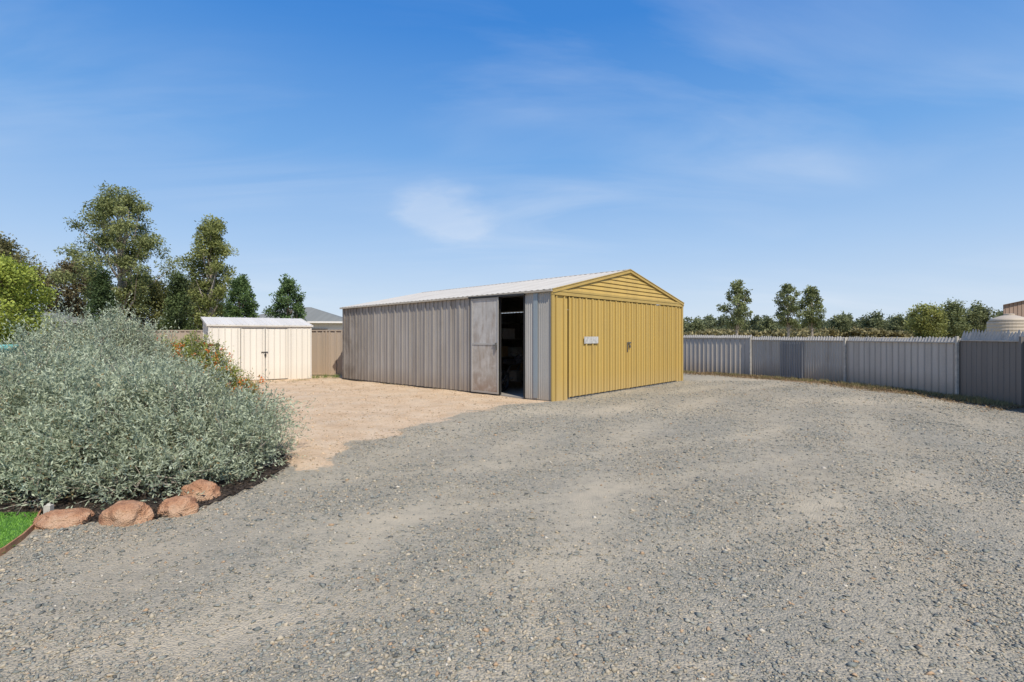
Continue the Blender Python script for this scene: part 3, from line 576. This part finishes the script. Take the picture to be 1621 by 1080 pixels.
def bush(name,label,cat,lumps,nspr,nl,ls,lw,c0,c1,seed,stem=.2,flowers=None,inner=6000,leafm=LEAF,upb=.35,ph=1.0,rough=1.,longf=.06):
    rs=np.random.RandomState(seed); base=np.array([np.mean([l[0] for l in lumps]),np.mean([l[1] for l in lumps]),0.])
    T=Thing(name,label,cat,base)
    ar=np.array([l[3]*l[4]+l[5]*(l[3]+l[4]) for l in lumps]); pr=ar/ar.sum()
    k=int(nspr*1.6); w=rs.choice(len(lumps),k,p=pr); Lm=np.array(lumps)[w]
    d=rnd_dir(k,rs); d[:,2]=np.where(d[:,2]<-.45,-d[:,2],d[:,2])
    wv=.10*np.sin(d[:,0]*7+Lm[:,0]*3+ph)+.09*np.sin(d[:,1]*9+d[:,2]*6+Lm[:,1])+.08*np.sin(d[:,0]*17+d[:,2]*13)+.06*np.sin(d[:,1]*27+d[:,0]*21)
    rf=(1+rough*wv)*(1-.36*rs.rand(k)**2.)-.1
    P=Lm[:,:3]+d*rf[:,None]*Lm[:,3:6]
    ok=(P[:,2]>.03)&(rs.rand(k)<np.clip(.8+wv*3.5,.12,1))
    for j,l in enumerate(lumps):
        q=(((P-np.array(l[:3]))/np.array(l[3:6]))**2).sum(1); ok&=~((q<.5)&(w!=j))
    P=P[ok][:nspr];d=d[ok][:nspr];n=len(P)
    sd=d*.7+rnd_dir(n,rs)*.7; sd[:,2]+=upb; sd/=np.linalg.norm(sd,axis=1,keepdims=True)
    sl=rs.uniform(.5,1.15,n)*stem; lg=rs.rand(n)<longf; sl[lg]*=2.1
    f=np.tile(np.linspace(.1,1,nl),n); sp=np.repeat(np.arange(n),nl)
    dk=rnd_dir(n*nl,rs); LP=P[sp]+sd[sp]*(sl[sp]*f)[:,None]; LD=sd[sp]*.7+dk*.75
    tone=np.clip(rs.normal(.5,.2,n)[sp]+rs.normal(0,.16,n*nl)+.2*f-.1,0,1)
    ll=rs.uniform(.5,1.35,n*nl)*ls; C=lerp3(c0,c1,tone)
    yb=rs.rand(n*nl)<.03; C[yb]=np.array([.34,.26,.13])
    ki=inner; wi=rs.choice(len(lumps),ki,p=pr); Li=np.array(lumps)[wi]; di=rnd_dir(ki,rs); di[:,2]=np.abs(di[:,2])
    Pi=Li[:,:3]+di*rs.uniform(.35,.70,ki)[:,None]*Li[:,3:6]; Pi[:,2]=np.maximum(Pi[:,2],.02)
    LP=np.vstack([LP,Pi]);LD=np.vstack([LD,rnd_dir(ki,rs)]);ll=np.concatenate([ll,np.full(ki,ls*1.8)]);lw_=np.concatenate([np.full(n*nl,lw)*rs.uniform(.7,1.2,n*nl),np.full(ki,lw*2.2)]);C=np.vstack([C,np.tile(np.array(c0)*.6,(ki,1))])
    leafpart(T,'foliage',LP,LD,ll,lw_,C,rs,leafm)
    mb=MB()
    for i in range(0,min(n,3000)):
        i=rs.randint(n); a_=P[i]-sd[i]*.15; mb.tube([a_,P[i]+sd[i]*sl[i]*.8],[.0045,.0015],3,cap=False)
    for l in lumps:
        for _ in range(16):
            a=rs.uniform(0,6.28); e_=np.array([l[0]+math.cos(a)*l[3]*.75,l[1]+math.sin(a)*l[4]*.75,l[2]+l[5]*rs.uniform(-.1,.75)]); b_=np.array([l[0]+rs.normal(0,.1),l[1]+rs.normal(0,.1),0]); mb.tube([b_,(b_+e_)/2+[0,0,.1],e_],[.02,.013,.005],5,cap=False)
    T.part('branches',mb,M_bark)
    if flowers:
        kf=flowers[0]; i=rs.randint(0,n,kf); FP=np.repeat(P[i]+sd[i]*sl[i][:,None],14,axis=0)+rs.normal(0,.026,(kf*14,3)); 
        leafpart(T,'flowers',FP,rnd_dir(kf*14,rs),.05,.024,lerp3(flowers[1],flowers[2],rs.rand(kf*14)),rs)['kind']='stuff'
    return T
SV=leafmat('silver_leaf',.7,.3)
s0_,s1_=(.20,.245,.15),(.66,.71,.51)
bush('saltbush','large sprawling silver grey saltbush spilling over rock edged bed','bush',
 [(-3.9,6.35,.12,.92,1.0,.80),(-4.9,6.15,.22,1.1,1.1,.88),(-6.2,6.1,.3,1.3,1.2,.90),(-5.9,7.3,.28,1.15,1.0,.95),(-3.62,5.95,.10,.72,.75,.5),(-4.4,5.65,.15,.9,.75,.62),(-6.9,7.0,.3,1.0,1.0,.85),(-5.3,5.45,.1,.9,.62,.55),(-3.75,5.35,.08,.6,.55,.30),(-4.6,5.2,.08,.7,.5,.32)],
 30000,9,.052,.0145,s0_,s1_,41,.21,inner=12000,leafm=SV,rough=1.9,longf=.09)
bush('saltbush','tall silver grey saltbush with feathery upright stems','bush',
 [(-7.7,9.2,.5,.75,.9,1.15),(-7.0,9.1,.5,.8,.85,1.18),(-6.5,9.1,.35,.5,.6,.9)],
 7000,9,.056,.016,s0_,s1_,42,.34,inner=4500,leafm=SV,upb=.9,ph=2.,rough=1.5,longf=.1)
bush('flowering_shrub','green leafy shrub with orange red flowers beside saltbush','shrub',
 [(-6.35,10.3,.45,.7,.65,.90),(-7.2,10.8,.5,.7,.7,.88),(-5.95,10.1,.25,.45,.5,.68)],
 4200,9,.062,.018,(.12,.16,.035),(.46,.50,.12),43,.22,flowers=(230,(.66,.12,.03),(.9,.35,.08)),inner=3000,rough=1.3)
bush('flowering_shrub','low yellow green shrub with small orange flowers','shrub',
 [(-5.6,10.4,.12,.38,.4,.48)],
 800,8,.06,.017,(.16,.18,.045),(.55,.52,.14),44,.19,flowers=(80,(.7,.18,.05),(.95,.42,.12)),inner=600,rough=1.6)
# ---------------------------------------------------------------- ROCKS
m,g,out=newmat('red_basalt'); tc=g.n('ShaderNodeTexCoord').outputs['Object']; n=g.noise(tc,9,8,.7); vo=g.n('ShaderNodeTexVoronoi',{'Vector':tc,'Scale':80})
n2=g.noise(tc,3,4,.5)
c=g.ramp(n,[(.3,(.28,.13,.075)),(.5,(.46,.245,.14)),(.7,(.58,.37,.235))]); c=g.mix(g.ramp(n2,[(.48,0),(.68,.5)]),c,(.53,.41,.29)); c=g.mix(g.ramp(vo.outputs['Distance'],[(.08,.5),(.28,0)]),c,(.15,.08,.05))
hh=g.m('ADD',g.m('MULTIPLY',vo.outputs['Distance'],.5),n); principled(g,out,c,.95,bump=hh,bstr=.8,bdist=.025,spec=.15); M_rock=m
import bmesh
from mathutils import noise as mn
def rock(px,py,wpx,hpx,seed,label,ang=0,yr=.75):
    d=1.6*818/(py-530)+.15; x0,y0=W(px,d)
    rx=wpx/818*d/2*.88; hz=hpx/818*d*.95
    bm=bmesh.new(); bmesh.ops.create_icosphere(bm,subdivisions=5,radius=1)
    for v_ in bm.verts:
        p=v_.co.copy(); f=1+.24*mn.noise(p*1.2+Vector((seed,0,0)))+.12*mn.noise(p*2.6+Vector((0,seed,0)))+.05*mn.noise(p*7+Vector((seed,0,0)))+.025*mn.noise(p*18)
        q=p*f; q.z=math.copysign(abs(q.z)**.8,q.z) if q.z else 0
        x_,y_=q.x*rx,q.y*rx*yr; c_,s_=math.cos(ang),math.sin(ang)
        v_.co=Vector((x_*c_-y_*s_,x_*s_+y_*c_,q.z*hz*.72+hz*.14))
    me=bpy.data.meshes.new('garden_rock'); bm.to_mesh(me); bm.free(); me.shade_smooth(); me.materials.append(M_rock)
    o=bpy.data.objects.new('garden_rock',me); COL.objects.link(o); o.location=(x0,y0,gz(x0,y0)); o['label']=label; o['category']='rock'; o['group']='rocks edging the garden bed'
rock(98,838,86,24,1.3,'low flat reddish brown volcanic rock beside lawn',.1)
rock(199,834,78,37,4.7,'rounded reddish brown pitted rock edging the bed',-.1)
rock(281,818,62,29,8.2,'smaller pale brown rock edging the bed',.3,.8)
rock(318,797,60,35,12.9,'upright orange brown rock below the saltbush',.2)
M_rust=simple('rusted_edging',(.40,.20,.10),.8,.0,.35,20)
e=MB(); pe=[np.array([*p,0.]) for p in lawn_edge]
for a_,b_ in zip(pe[:-1],pe[1:]):
    d_=b_-a_; L=np.linalg.norm(d_); nn=np.array([d_[1],-d_[0],0])/L; nn=nn if nn[0]>0 else -nn
    e.box(a_-Z*.02,d_*1.0,nn*.012,Z*.06)
T=Thing('lawn_edging','curved rusty steel edging around the green lawn','edging',pe[0]); T.part('edging_strip',e,M_rust)
b0=np.array([-4.1,4.52,0]); T=Thing('edging_peg','short pale weathered timber peg at lawn corner','peg',b0); T.part('peg_body',MB().box(b0-Z*.03,(.05,.01,0),(-.01,.05,0),Z*.13).tube([b0+Z*.10+[.02,.03,0],b0+Z*.115+[.02,.03,0]],[.02,.012],6),M_post)
M_tim=simple('dark_timber',(.07,.055,.045),.8)
b0=np.array([-7.35,11.6,0]); T=Thing('timber_trellis','dark stained timber trellis frame above the shrubs','trellis',b0)
for q_ in ((0,0,0),(.60,.17,0)): T.part('post',MB().box(b0+np.array(q_),(.05,0,0),(0,.05,0),Z*1.41),M_tim)
for z_ in (.95,1.16,1.34): T.part('slat',MB().box(b0+[-.05,-.02,z_],(.74,.21,0),(-.005,.02,0),Z*.045),M_tim)
b0=np.array([-8.15,8.2,0]); T=Thing('bird_bath','teal green bird bath standing behind the saltbush','bird bath',b0); mt=simple('teal_glaze',(.20,.50,.46),.5)
T.part('pedestal',MB().tube([b0,b0+Z*.06,b0+Z*.5,b0+Z*1.27],[.2,.14,.06,.09],14),mt,smooth=True); T.part('bowl',MB().tube([b0+Z*1.27,b0+Z*1.34,b0+Z*1.43,b0+Z*1.44],[.09,.2,.26,.23],18),mt,smooth=True)
# ---------------------------------------------------------------- HOUSES
M_tile=sheetmat('grey_roof_tile',(.22,.225,.205),(.16,.165,.15),.4,(2,2),(.5,.5,.5),0,.8,0); M_wallw=simple('white_wall',(.75,.72,.68),.7,0,.06); M_wallb=simple('dark_brick',(.12,.085,.07),.85,0,.3,6); M_glass=simple('window_glass',(.04,.05,.06),.1,0,.1)
def house(name,label,cx,cy,hx,hy,he,hr,rl,mw,ang=0,ov=.5):
    b0=np.array([cx,cy,0.]); T=Thing(name,label,'house',b0); c_,s_=math.cos(ang),math.sin(ang)
    ex=np.array([c_,s_,0]);ey=np.array([-s_,c_,0])
    wl=T.part('wall',MB().box(b0-ex*hx-ey*hy-Z*.1,ex*2*hx,ey*2*hy,Z*(he+.1)),mw)
    mb=MB(); zz=Z*(he-.05)
    q=[b0+ex*sx_*(hx+ov)+ey*sy_*(hy+ov)+zz for sx_,sy_ in ((-1,-1),(1,-1),(1,1),(-1,1))]+[b0-ex*rl+Z*hr,b0+ex*rl+Z*hr]
    mb.V=q; mb.T=[(p[0],p[2],0) for p in q]; mb.F=[(0,1,5,4),(1,2,5),(2,3,4,5),(3,0,4),(3,2,1,0)]
    T.part('roof',mb,M_tile)
    e=MB(); 
    e.box(b0-ex*(hx+ov+.05)-ey*(hy+ov+.1)+zz-Z*.1,ex*2*(hx+ov+.05),ey*.1,Z*.14); e.box(b0+ex*(hx+ov)-ey*(hy+ov)+zz-Z*.1,ex*.1,ey*2*(hy+ov),Z*.14)
    T.part('gutter',e,M_wallw)
    for i in (-.5,.5):
        wo=T.part('window',MB().box(b0+ex*(hx*i-.7)-ey*(hy+.02)+Z*.9,ex*1.4,ey*.03,Z*1.2),M_glass)
        w0=b0+ex*(hx*i-.75)-ey*(hy+.05)+Z*.85; T.part('frame',MB().box(w0,ex*1.5,ey*.06,Z*.05).box(w0+Z*1.25,ex*1.5,ey*.06,Z*.05).box(w0+Z*.05,ex*.05,ey*.06,Z*1.2).box(w0+Z*.05+ex*1.45,ex*.05,ey*.06,Z*1.2),M_wallw,parent=wo)
house('neighbour_house','low white house with grey hipped tile roof behind the fence',-18.6,46,4.3,3.8,2.7,4.05,.7,M_wallw,.15)
house('neighbour_house','dark brick house with low grey roof behind the fence',-31.5,31,3.6,3,2.5,3.4,1.2,M_wallb,.1)
bx,by=W(1597,32); b0=np.array([bx,by,0.]); T=Thing('water_tank','tan round plastic rainwater tank with domed top','water tank',b0); M_tank=simple('tank_tan',(.50,.42,.32),.6,0,.05)
pts=[];rad=[]
for i in range(25): pts.append(b0+Z*(i*.1)); rad.append(1.02+(.02 if i%2 else 0))
T.part('body',MB().tube(pts,rad,40),M_tank); T.part('dome',MB().tube([b0+Z*2.41,b0+Z*2.6,b0+Z*2.75,b0+Z*2.8],[1.01,.85,.45,.28],40),M_tank,smooth=True); T.part('lid',MB().tube([b0+Z*2.79,b0+Z*2.88,b0+Z*2.9],[.26,.26,.2],20),M_tank)
fx,fy=W(1588,36); b0=np.array([fx,fy,0.]); T=Thing('farm_building','brown corrugated farm building with shallow roof beside water tank','building',b0); M_pink=sheetmat('brown_sheet',(.30,.215,.165),(.2,.14,.10),.5,(5,.4),(.3,.2,.15),.4)
sdv=np.array([.70,.714]); T.part('wall',MB().ribbed((fx,fy),(1,.05),(0,-1),ribs(0,9,.3,.04,.03),0,lambda t:3.7+min(t,4.5)*.2-max(0,t-4.5)*.2),M_pink); T.part('wall',MB().ribbed((fx,fy),sdv,(-1,0),ribs(0,6,.3,.04,.03),0,3.7),M_pink)
mb=MB()
q=[b0+[-.25,-.3,3.67],b0+[4.5,.0,4.66],b0+[9.2,.2,3.67]]; q2=[p+np.array([4.6,4.8,0]) for p in q]
mb.V=q+q2; mb.T=[(p[0],p[1],0) for p in mb.V]; mb.F=[(0,1,4,3),(1,2,5,4)]; T.part('roof',mb,M_pink)
# ---------------------------------------------------------------- LIGHT / SKY
sd=Vector((.45,-.9,0)).normalized(); el=math.radians(50); D=Vector((sd.x*math.cos(el),sd.y*math.cos(el),math.sin(el)))
sun=bpy.data.lights.new('sun','SUN'); sun.energy=4.5; sun.angle=math.radians(.5); sun.color=(1,.93,.81)
so=bpy.data.objects.new('sun',sun); COL.objects.link(so); so.rotation_euler=D.to_track_quat('Z','Y').to_euler(); so.location=(5,-10,20)
w=bpy.data.worlds.new("World"); sc.world=w; w.use_nodes=True; nt=w.node_tree; nt.nodes.clear(); g=G(nt)
sky=g.n('ShaderNodeTexSky',sky_type='NISHITA',sun_disc=False,sun_elevation=el,sun_rotation=math.atan2(sd.x,sd.y),altitude=50,air_density=1.0,dust_density=.35,ozone_density=2.5)
tc=g.n('ShaderNodeTexCoord').outputs['Generated']; sp=g.n('ShaderNodeSeparateXYZ',{0:tc}); z=g.m('ADD',g.m('MAXIMUM',sp.outputs[2],0.),.18)
grad=g.ramp(sp.outputs[2],[(0,(.68,.78,.91)),(.06,(.59,.73,.91)),(.16,(.41,.61,.90)),(.32,(.18,.42,.83)),(.52,(.05,.25,.71)),(1,(.02,.12,.48))])
grad=g.mix(1.,grad,(10,10,10),'MULTIPLY')
skyc=g.mix(.90,sky.outputs[0],grad)
pv=g.n('ShaderNodeCombineXYZ',{0:g.m('DIVIDE',sp.outputs[0],z),1:g.m('DIVIDE',sp.outputs[1],z),2:0.}).outputs[0]
rot=g.n('ShaderNodeMapping',{'Vector':pv,'Rotation':(0,0,.42),'Scale':(.5,1.5,1)}).outputs[0]
c1=g.noise(rot,1.1,9,.56,1.0); c2=g.noise(pv,.62,3,.5)
cl=g.m('MULTIPLY',g.ramp(c1,[(.42,0),(.80,1)]),g.ramp(c2,[(.40,.04),(.62,1)]))
cl=g.m('MULTIPLY',cl,.42)
svv=g.n('ShaderNodeSeparateXYZ',{0:pv}); wn=g.noise(pv,3.0,9,.62)
dx_=g.m('DIVIDE',g.m('SUBTRACT',svv.outputs[0],-.30),.24); dy_=g.m('DIVIDE',g.m('SUBTRACT',svv.outputs[1],2.42),.38)
r2=g.m('ADD',g.m('MULTIPLY',dx_,dx_),g.m('MULTIPLY',dy_,dy_)); r2=g.m('ADD',r2,g.m('MULTIPLY',g.m('SUBTRACT',wn,.5),2.4))
bl=g.m('SUBTRACT',1.3,r2,True); bl=g.m('MULTIPLY',g.m('POWER',bl,1.5),.26,True)
cl=g.m('ADD',cl,bl,True)
col=g.mix(cl,skyc,(8.0,8.6,9.5))
bg=g.n('ShaderNodeBackground',{0:col,1:.1}); o_=g.n('ShaderNodeOutputWorld',{0:bg.outputs[0]})
# ---------------------------------------------------------------- CAMERA
cam=bpy.data.cameras.new('camera'); cam.sensor_width=36; cam.lens=818/1621*36; cam.shift_y=-10/1621; cam.clip_end=8000; cam.clip_start=.05
co=bpy.data.objects.new('camera',cam); COL.objects.link(co); co.location=(0,0,1.6); co.rotation_euler=(math.pi/2,0,0); sc.camera=co
